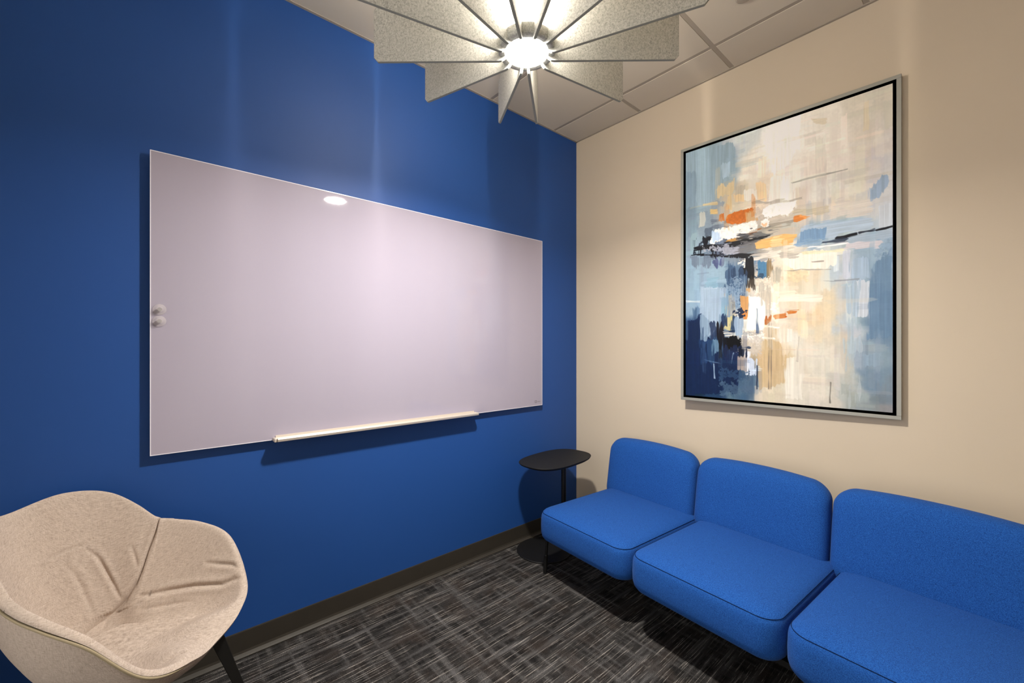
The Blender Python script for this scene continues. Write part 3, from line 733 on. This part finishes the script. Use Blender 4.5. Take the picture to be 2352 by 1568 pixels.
def painting():
    ya, yb, za, zb = -.905, -1.920, 1.041, 2.603
    W = ya - yb; Hh = zb - za
    # hangs a touch proud of the wall at the corner side
    t = empty('framed_painting', (-.0015, yb, (za + zb) / 2), 'tall abstract painting of blue, cream and orange strokes in a silver floating frame', 'painting', None, 0)
    ang = math.radians(2.2); t.rotation_euler = (0, 0, -(-ang))
    # local: y grows towards the corner, -x points into the room
    D = .033; fw = .017; gp = .013
    bm = bmesh.new()
    h2 = Hh / 2
    for a in ((0, W, h2 - fw, h2), (0, W, -h2, -h2 + fw), (0, fw, -h2 + fw, h2 - fw), (W - fw, W, -h2 + fw, h2 - fw)):
        box(bm, -D, 0, a[0], a[1], a[2], a[3], .0015)
    bm_obj('frame', bm, M['frame'], t)
    bm = bmesh.new(); box(bm, -.008, -.001, fw * .5, W - fw * .5, -h2 + fw * .5, h2 - fw * .5)
    for a in ((fw, fw + .001, -h2 + fw, h2 - fw), (W - fw - .001, W - fw, -h2 + fw, h2 - fw), (fw, W - fw, h2 - fw - .001, h2 - fw), (fw, W - fw, -h2 + fw, -h2 + fw + .001)):
        box(bm, -D + .002, -.008, a[0], a[1], a[2], a[3])
    bm_obj('backing', bm, M['gap'], t)
    nu, nv = 500, 760
    lin, hgt = build_paint(nu, nv)
    m = fw + gp; y0c, y1c = m, W - m; z0c, z1c = -h2 + m, h2 - m; xf = -D + .004
    uu, vv = np.meshgrid(np.linspace(0, 1, nu), np.linspace(0, 1, nv))
    pts = np.stack([np.full(uu.size, xf), (y1c + (y0c - y1c) * uu).ravel(), (z1c + (z0c - z1c) * vv).ravel()], 1)
    b = len(pts)
    i, j = np.meshgrid(np.arange(nv - 1), np.arange(nu - 1), indexing='ij')
    q = np.stack([i * nu + j, (i + 1) * nu + j, (i + 1) * nu + j + 1, i * nu + j + 1], -1).reshape(-1, 4)
    # stretcher sides so the canvas has its thickness
    cor = [0, nu - 1, nv * nu - 1, (nv - 1) * nu]
    ex = pts[cor].copy(); ex[:, 0] = -.0085
    allp = np.vstack([pts, ex])
    side = [(cor[k], cor[(k + 1) % 4], b + (k + 1) % 4, b + k) for k in range(4)] + [(b, b + 1, b + 2, b + 3)]
    me = bpy.data.meshes.new('canvas')
    F = np.vstack([q, np.array(side)]).astype(np.int32)
    me.vertices.add(len(allp)); me.vertices.foreach_set('co', allp.astype(np.float32).ravel())
    me.loops.add(F.size); me.loops.foreach_set('vertex_index', F.ravel())
    me.polygons.add(len(F)); me.polygons.foreach_set('loop_start', np.arange(0, F.size, 4, dtype=np.int32))
    me.update(calc_edges=True); me.validate()
    ca = me.color_attributes.new('paint', 'FLOAT_COLOR', 'POINT')
    rgba = np.ones((len(allp), 4), np.float32); rgba[:b, :3] = lin.reshape(-1, 3); rgba[:b, 3] = hgt.ravel(); rgba[b:, :3] = .5
    ca.data.foreach_set('color', rgba.ravel())
    me.materials.append(M['canvas'])
    o = bpy.data.objects.new('canvas', me); COL.objects.link(o); o.parent = t
painting()

# ------------------------------------------------------------------ side table
def side_table():
    px, py = -.445, -.262
    t = empty('side_table', (px, py, 0), 'small black side table with oval top standing in the corner beside the sofa', 'side table')
    zt = .610
    cx, cy = -.485 - px, -.228 - py
    rings = []
    for k, z in ((.93, zt - .018), (.975, zt - .012), (.998, zt - .004), (1, zt - .0015), (.996, zt), (.9, zt)):
        rings.append([(cx + x * k, cy + y * (k if k > .95 else k), z) for x, y in supell(.287, .176, 2.7, 96, math.radians(5))])
    v, f = loft(rings); mesh_obj('tabletop', v, f, M['table'], t)
    v, f = tube([(0, 0, .008), (0, 0, zt - .018)], .0165, 28); mesh_obj('pole', v, f, M['black'], t, False)
    bx, by = -.580 - px, -.205 - py
    rings = [[(bx + r * x, by + r * y, z) for x, y in supell(1, 1, 2, 72)] for r, z in ((.178, .001), (.181, .003), (.181, .007), (.178, .009), (.1, .0092))]
    v, f = loft(rings); mesh_obj('base', v, f, M['black'], t)
side_table()

# ------------------------------------------------------------------ sofa
def cushion_rings(hx, hy, prof, cr):
    """prof: (inset, z); the corners get rounder as the ring shrinks"""
    out = []
    for ins, z in prof:
        out.append([(x, y, z) for x, y in rrect(hx - ins, hy - ins, max(cr - ins * .55, .012), 12, 10)])
    return out
def sofa():
    t = empty('sofa', (-.838, -.388, 0), 'long blue armless sofa of three cushioned seats along the cream wall', 'sofa', None, -.070)
    # local x runs from the front edge towards the wall, local y towards the corner
    pitch = .657; hy = pitch / 2 - .003; hx = .365
    prof = [(.14, .217), (.070, .219), (.036, .224), (.016, .234), (.005, .249), (0, .270), (-.001, .310), (.0005, .352), (.003, .370), (.0075, .3835), (.011, .388), (.017, .394), (.028, .401), (.055, .4085), (.10, .4145), (.16, .4175), (.22, .419)]
    for i in range(3):
        cy = -pitch * (i + .5)
        v, f = loft(cushion_rings(hx, hy, prof, .080))
        s = mesh_obj('seat', v, f, M['sofa'], t, True, (hx, cy, 0))
        ln = [(x, y, .3885) for x, y in rrect(hx - .0095, hy - .0095, .073, 12, 10)]
        v, f = tube(ln, .0011, 6, True); mesh_obj('seam_piping', v, f, M['seam'], s, True)
        # backrest: rounded slab lofted through its thickness, leaning back
        cz0, cz1 = .325, .742; hz = (cz1 - cz0) / 2; cz = (cz0 + cz1) / 2
        rings = []
        for ins, d in ((.10, 0), (.045, .001), (.020, .006), (.007, .018), (.001, .034), (0, .052), (.0015, .072), (.008, .090), (.020, .103), (.040, .112), (.075, .1185), (.105, .121)):
            rg = []
            hh = .647 / 2 - .003 - ins; hv = hz - ins
            for a, b in rrect(hh, hv, max(.080 - ins * .4, .03), 12, 10):
                b2 = b + (.022 * (1 - abs(a / hh) ** 2.2) - .014) * (b / hv) ** 2 if b > 0 else b
                a2 = a * (1 - .016 * (b / hv) ** 2 if b > 0 else 1)
                z = cz + b2
                by = a2 - .647 * (i + .5) + .020; rg.append((.745 + (z - .385) * .16 - d + .020 * by, by, z))
            rings.append(rg)
        v, f = loft(rings)
        mesh_obj('backrest', v, f, M['sofa'], t, True)
    L_ = 3 * pitch
    bm = bmesh.new()
    for x in (.12, .60): box(bm, x - .02, x + .02, -L_ + .05, -.05, .195, .2175)
    for y in (-.05, -pitch, -2 * pitch, -L_ + .05): box(bm, .14, .58, y - .02, y + .02, .1955, .217)
    bm_obj('base_frame', bm, M['black'], t)
    for x, dx in ((.072, -.009), (.60, .02)):
        for y, dy in ((-.024, .009), (-pitch, 0), (-2 * pitch, 0), (-L_ + .045, -.030)):
            if dy == 0 and x < .5: continue
            p0 = (x, y, .197); p1 = (x + dx, y + dy, 0.001)
            mid = tuple(p0[k] + (p1[k] - p0[k]) * .42 for k in range(3)); mid2 = tuple(p0[k] + (p1[k] - p0[k]) * .45 for k in range(3))
            v, f = tube([p0, mid, mid2, p1], [.009, .009, .0125, .0115], 18); mesh_obj('leg', v, f, M['black'], t)
sofa()

# ------------------------------------------------------------------ armchair
CH_C=(-2.643,-.364); CH_PH=-.652
CH_T=np.radians([0,22,45,65,82,98,110,122,137,158,180])
CH_R=np.array([.275,.308,.339,.334,.311,.292,.284,.292,.315,.345,.372])
CH_Z=np.array([.424,.452,.498,.630,.677,.699,.716,.770,.828,.856,.835])
def ch_spl(v,t):
    tc=CH_T
    tt=np.r_[-tc[1:3][::-1],tc,2*np.pi-tc[-3:-1][::-1]];vv=np.r_[v[1:3][::-1],v,v[-3:-1][::-1]]
    m=np.gradient(vv,tt);t=abs((t+np.pi)%(2*np.pi)-np.pi)
    i=np.clip(np.searchsorted(tt,t)-1,0,len(tt)-2);hh=tt[i+1]-tt[i];u=(t-tt[i])/hh
    return (2*u**3-3*u**2+1)*vv[i]+(u**3-2*u**2+u)*hh*m[i]+(-2*u**3+3*u**2)*vv[i+1]+(u**3-u**2)*hh*m[i+1]
def ch_sm(a,b,x):
    t=np.clip((x-a)/(b-a),0,1);return t*t*(3-2*t)
def ch_inner(t,s):
    # local point of the padded inner surface, t angle from the front, s 0 centre .. 1 rim
    R=ch_spl(CH_R,t);Z=ch_spl(CH_Z,t);ta=abs((t+np.pi)%(2*np.pi)-np.pi)
    zs=.405;w=.046/R;s1=1-w*.55
    s0=.74-.29*ch_sm(.5,1.3,ta)+.10*ch_sm(1.7,2.4,ta)
    p=1.6-.45*ch_sm(1.7,2.3,ta)
    tt=np.clip((s-s0)/(s1-s0),0,2)
    A=zs+(Z-zs)*tt**p
    q=np.clip((1-s)/w,0,1)
    B=Z-.004+.020*np.sin(np.pi*.5*q**.6)+.02*np.clip((1-s)/w-1,0,9)
    k=.022;h=np.clip(.5+.5*(B-A)/k,0,1)
    z=B*(1-h)+A*h-k*h*(1-h)
    # front: the seat swells gently and rolls over the edge
    F=zs+(Z+.006-zs)*ch_sm(.1,.8,s)-.016*np.clip((s-.80)/.20,0,1)**2
    wf=1-ch_sm(.20,.95,ta)
    z=z*(1-wf)+F*wf
    r=R*s
    return np.stack([r*np.cos(t),r*np.sin(t),z],-1)
def ch_world(P):
    c,sn=np.cos(CH_PH),np.sin(CH_PH)
    return np.stack([CH_C[0]+P[...,0]*c-P[...,1]*sn,CH_C[1]+P[...,0]*sn+P[...,1]*c,P[...,2]],-1)

SEAM_T = np.radians([100, 104, 108, 110, 113, 117, 121, 129, 142, 152, 165, 180]); SEAM_S = np.array([1, 1, .95, .875, .82, .735, .68, .63, .59, .565, .53, .51])
def ch_seam(t):
    ta = abs((t + np.pi) % (2 * np.pi) - np.pi); return np.interp(ta, SEAM_T, SEAM_S)
CREASE = [  # (points as angle, s), depth, width
 ([(181, .79), (173, .79), (166, .80), (158, .80), (153, .80), (146, .81)], .0042, .0035),
 ([(152, .79), (146, .76), (142, .72), (138, .68), (133, .63)], .0058, .005),
 ([(163, .77), (160, .74), (157, .70), (155, .66), (152, .60)], .0028, .006),
 ([(126, .80), (123, .76), (121, .73)], .0028, .005),
 ([(44, .96), (48, .89), (54, .80), (72, .68), (93, .65), (108, .64), (120, .63)], .0075, .007),
 ([(48, .985), (54, .90), (62, .83), (72, .79)], .0045, .006),
 ([(65, .62), (83, .58), (105, .57), (118, .575)], .0028, .006),
 ([(-20, .90), (-27, .76), (-38, .66), (-52, .60)], .0030, .008),
 ([(-30, .92), (-37, .82), (-48, .75)], .0020, .007),
 ([(30, .72), (60, .44), (105, .44), (140, .50)], .0018, .007),
 ([(20, .52), (40, .28), (120, .26), (150, .42)], .0015, .007),
]
def ch_disp(t, s, P):
    """pad relief: tucked seam and the pull creases of the cover"""
    d = np.zeros(t.shape)
    for pts, dep, wid in CREASE:
        a = np.unwrap(np.radians([p[0] for p in pts])); ss = np.array([p[1] for p in pts])
        Q = ch_inner(a, ss); best = np.full(t.shape, 9.); fr = np.zeros(t.shape)
        n = len(Q)
        for i in range(n - 1):
            e = Q[i + 1] - Q[i]; u = np.clip(((P - Q[i]) @ e) / (e @ e), 0, 1)
            dd = np.linalg.norm(P - Q[i] - u[..., None] * e, axis=-1)
            fr = np.where(dd < best, (i + u) / (n - 1), fr); best = np.minimum(best, dd)
        d += -dep * np.exp(-(best / wid) ** 2) * np.sin(np.pi * np.clip(fr, 0, 1)) ** .6
        d += dep * .35 * np.exp(-((best - 2.4 * wid) / (1.5 * wid)) ** 2) * np.sin(np.pi * fr)
    return d
def grid_faces(a, b, wrap=False):
    f = []
    for i in range(a if wrap else a - 1):
        i2 = (i + 1) % a
        for j in range(b - 1): f.append((i * b + j, i2 * b + j, i2 * b + j + 1, i * b + j + 1))
    return f
def armchair():
    t = empty('armchair', (CH_C[0], CH_C[1], 0), 'beige fabric bucket armchair with black angular legs, close by the blue wall', 'armchair')
    off = np.array([CH_C[0], CH_C[1], 0])
    def surf(T_, S_, seamside):
        P = ch_inner(T_, S_)
        e = 1e-3
        n = np.cross(ch_inner(T_, np.clip(S_ + e, 0, 1.001)) - ch_inner(T_, S_ - e), ch_inner(T_ + e, S_) - ch_inner(T_ - e, S_))
        n /= np.linalg.norm(n, axis=-1)[..., None] + 1e-12
        n *= np.where(n[..., 2:3] < 0, -1, 1)
        d = ch_disp(T_, S_, P)
        if seamside is not None:
            r = ch_spl(CH_R, T_); g = abs(S_ - ch_seam(T_)) * r * (1.0 + 1.2 * (S_ > .6))
            fd = seamside * (1 - .93 * ch_sm(.90, .99, S_)) * np.where(np.sin(T_) < 0, 1 - ch_sm(.66, .85, S_), 1)
            d -= (.009 + .004 * ch_sm(2.0, 2.4, abs((T_ + np.pi) % (2 * np.pi) - np.pi))) * np.exp(-(g / .0055) ** 1.5) * fd
            d += .003 * np.exp(-((g - .03) / .02) ** 2) * fd
        return ch_world(P + n * d[..., None]) - off
    # seat and arms: all angles, from the middle out to rim or seam
    na, ns = 640, 170
    a = np.linspace(-np.pi, np.pi, na, endpoint=False)
    se = np.where(abs(a) < np.radians(104), 1.0, ch_seam(a))
    T_ = np.repeat(a[:, None], ns, 1); S_ = np.linspace(.002, 1, ns)[None] * se[:, None]
    back = (abs(T_) > np.radians(100)) * 1.0
    P = surf(T_, S_, back)
    f = grid_faces(na, ns, True); f.append(tuple(i * ns for i in range(na))[::-1])
    mesh_obj('seat_pad', P.reshape(-1, 3), f, M['linen'], t, True)
    nb = 240
    a = np.linspace(np.radians(104.5), 2 * np.pi - np.radians(104.5), nb); ns2 = 90
    T_ = np.repeat(a[:, None], ns2, 1); q = np.linspace(0, 1, ns2)[None]; S_ = ch_seam(a)[:, None] * (1 - q) + q
    P = surf(T_, S_, np.ones(T_.shape))
    mesh_obj('back_pad', P.reshape(-1, 3), grid_faces(nb, ns2), M['linen'], t, True)
    # outer shell
    na = 240; nh = 40
    a = np.linspace(-np.pi, np.pi, na, endpoint=False); R = ch_spl(CH_R, a); Z = ch_spl(CH_Z, a)
    h = np.linspace(0, np.pi / 2, nh)
    rb, zb = .075, .345
    r = rb + (R[:, None] - .003 - rb) * np.cos(h)[None] ** 1.05
    z = zb + (Z[:, None] - .010 - zb) * (1 - np.sin(h)[None] ** 1.15)
    P = ch_world(np.stack([r * np.cos(a)[:, None], r * np.sin(a)[:, None], z], -1)) - off
    f = grid_faces(na, nh, True); f.append(tuple(i * nh + nh - 1 for i in range(na)))
    mesh_obj('shell', P.reshape(-1, 3), f, M['linen'], t, True)
    aw = (a + np.pi) % (2 * np.pi) - np.pi; hid = 1 - ch_sm(.35, .8, -aw)
    P = ch_world(np.stack([(R - .001 - .008 * hid) * np.cos(a), (R - .001 - .008 * hid) * np.sin(a), Z - .011 - .004 * hid], -1)) - off
    v, f = tube([tuple(p) for p in P], .0042, 8, True); mesh_obj('piping', v, f, M['linen_pipe'], t, True)
    # legs: flat faceted black bars splaying out under the shell, joined by a cross plate
    bm = bmesh.new(); box(bm, -.09, .09, -.09, .09, .325, .349, .004); bm_obj('mounting_plate', bm, M['black'], t)
    for k in range(4):
        az = CH_PH + math.radians(45 + 90 * k) + (math.radians(-1) if k == 0 else 0)
        d = Vector((math.cos(az), math.sin(az), 0)); n = Vector((-d.y, d.x, 0))
        v = []
        for r_, z_, w, th in ((.06, .352, .021, .012), (.215, .352, .022, .014), (.235, .336, .022, .022), (.345, 0.001, .0135, .012)):
            c = d * r_ + Vector((0, 0, z_))
            if z_ > .35: q = [c + n * w + Vector((0, 0, 0)), c - n * w, c - n * w - Vector((0, 0, .024)), c + n * w - Vector((0, 0, .024))]
            else: q = [c + n * w + d * th, c - n * w + d * th, c - n * w - d * th, c + n * w - d * th]
            v.append([tuple(x) for x in q])
        vv, f = loft(v)
        bm = bmesh.new(); bvs = [bm.verts.new(x) for x in vv]
        for fc in f: bm.faces.new([bvs[i] for i in fc])
        bmesh.ops.bevel(bm, geom=bm.edges[:], offset=.0018, segments=1, affect='EDGES')
        bm_obj('leg', bm, M['blackwood'], t)
armchair()

# ------------------------------------------------------------------ light and view
w = bpy.data.worlds.new('world'); scene.world = w; w.use_nodes = True
w.node_tree.nodes['Background'].inputs['Color'].default_value = (1, .95, .88, 1)
w.node_tree.nodes['Background'].inputs['Strength'].default_value = 1.6  # added ambient fill, enters through the side glazing
scene.view_settings.view_transform = 'Standard'; scene.view_settings.look = 'None'
scene.view_settings.exposure = 0.55; scene.view_settings.gamma = 1.0
scene.view_settings.use_curve_mapping = False
scene.cycles.max_bounces = 8; scene.cycles.diffuse_bounces = 6
scene.cycles.sample_clamp_indirect = 6
scene.cycles.use_denoising = True
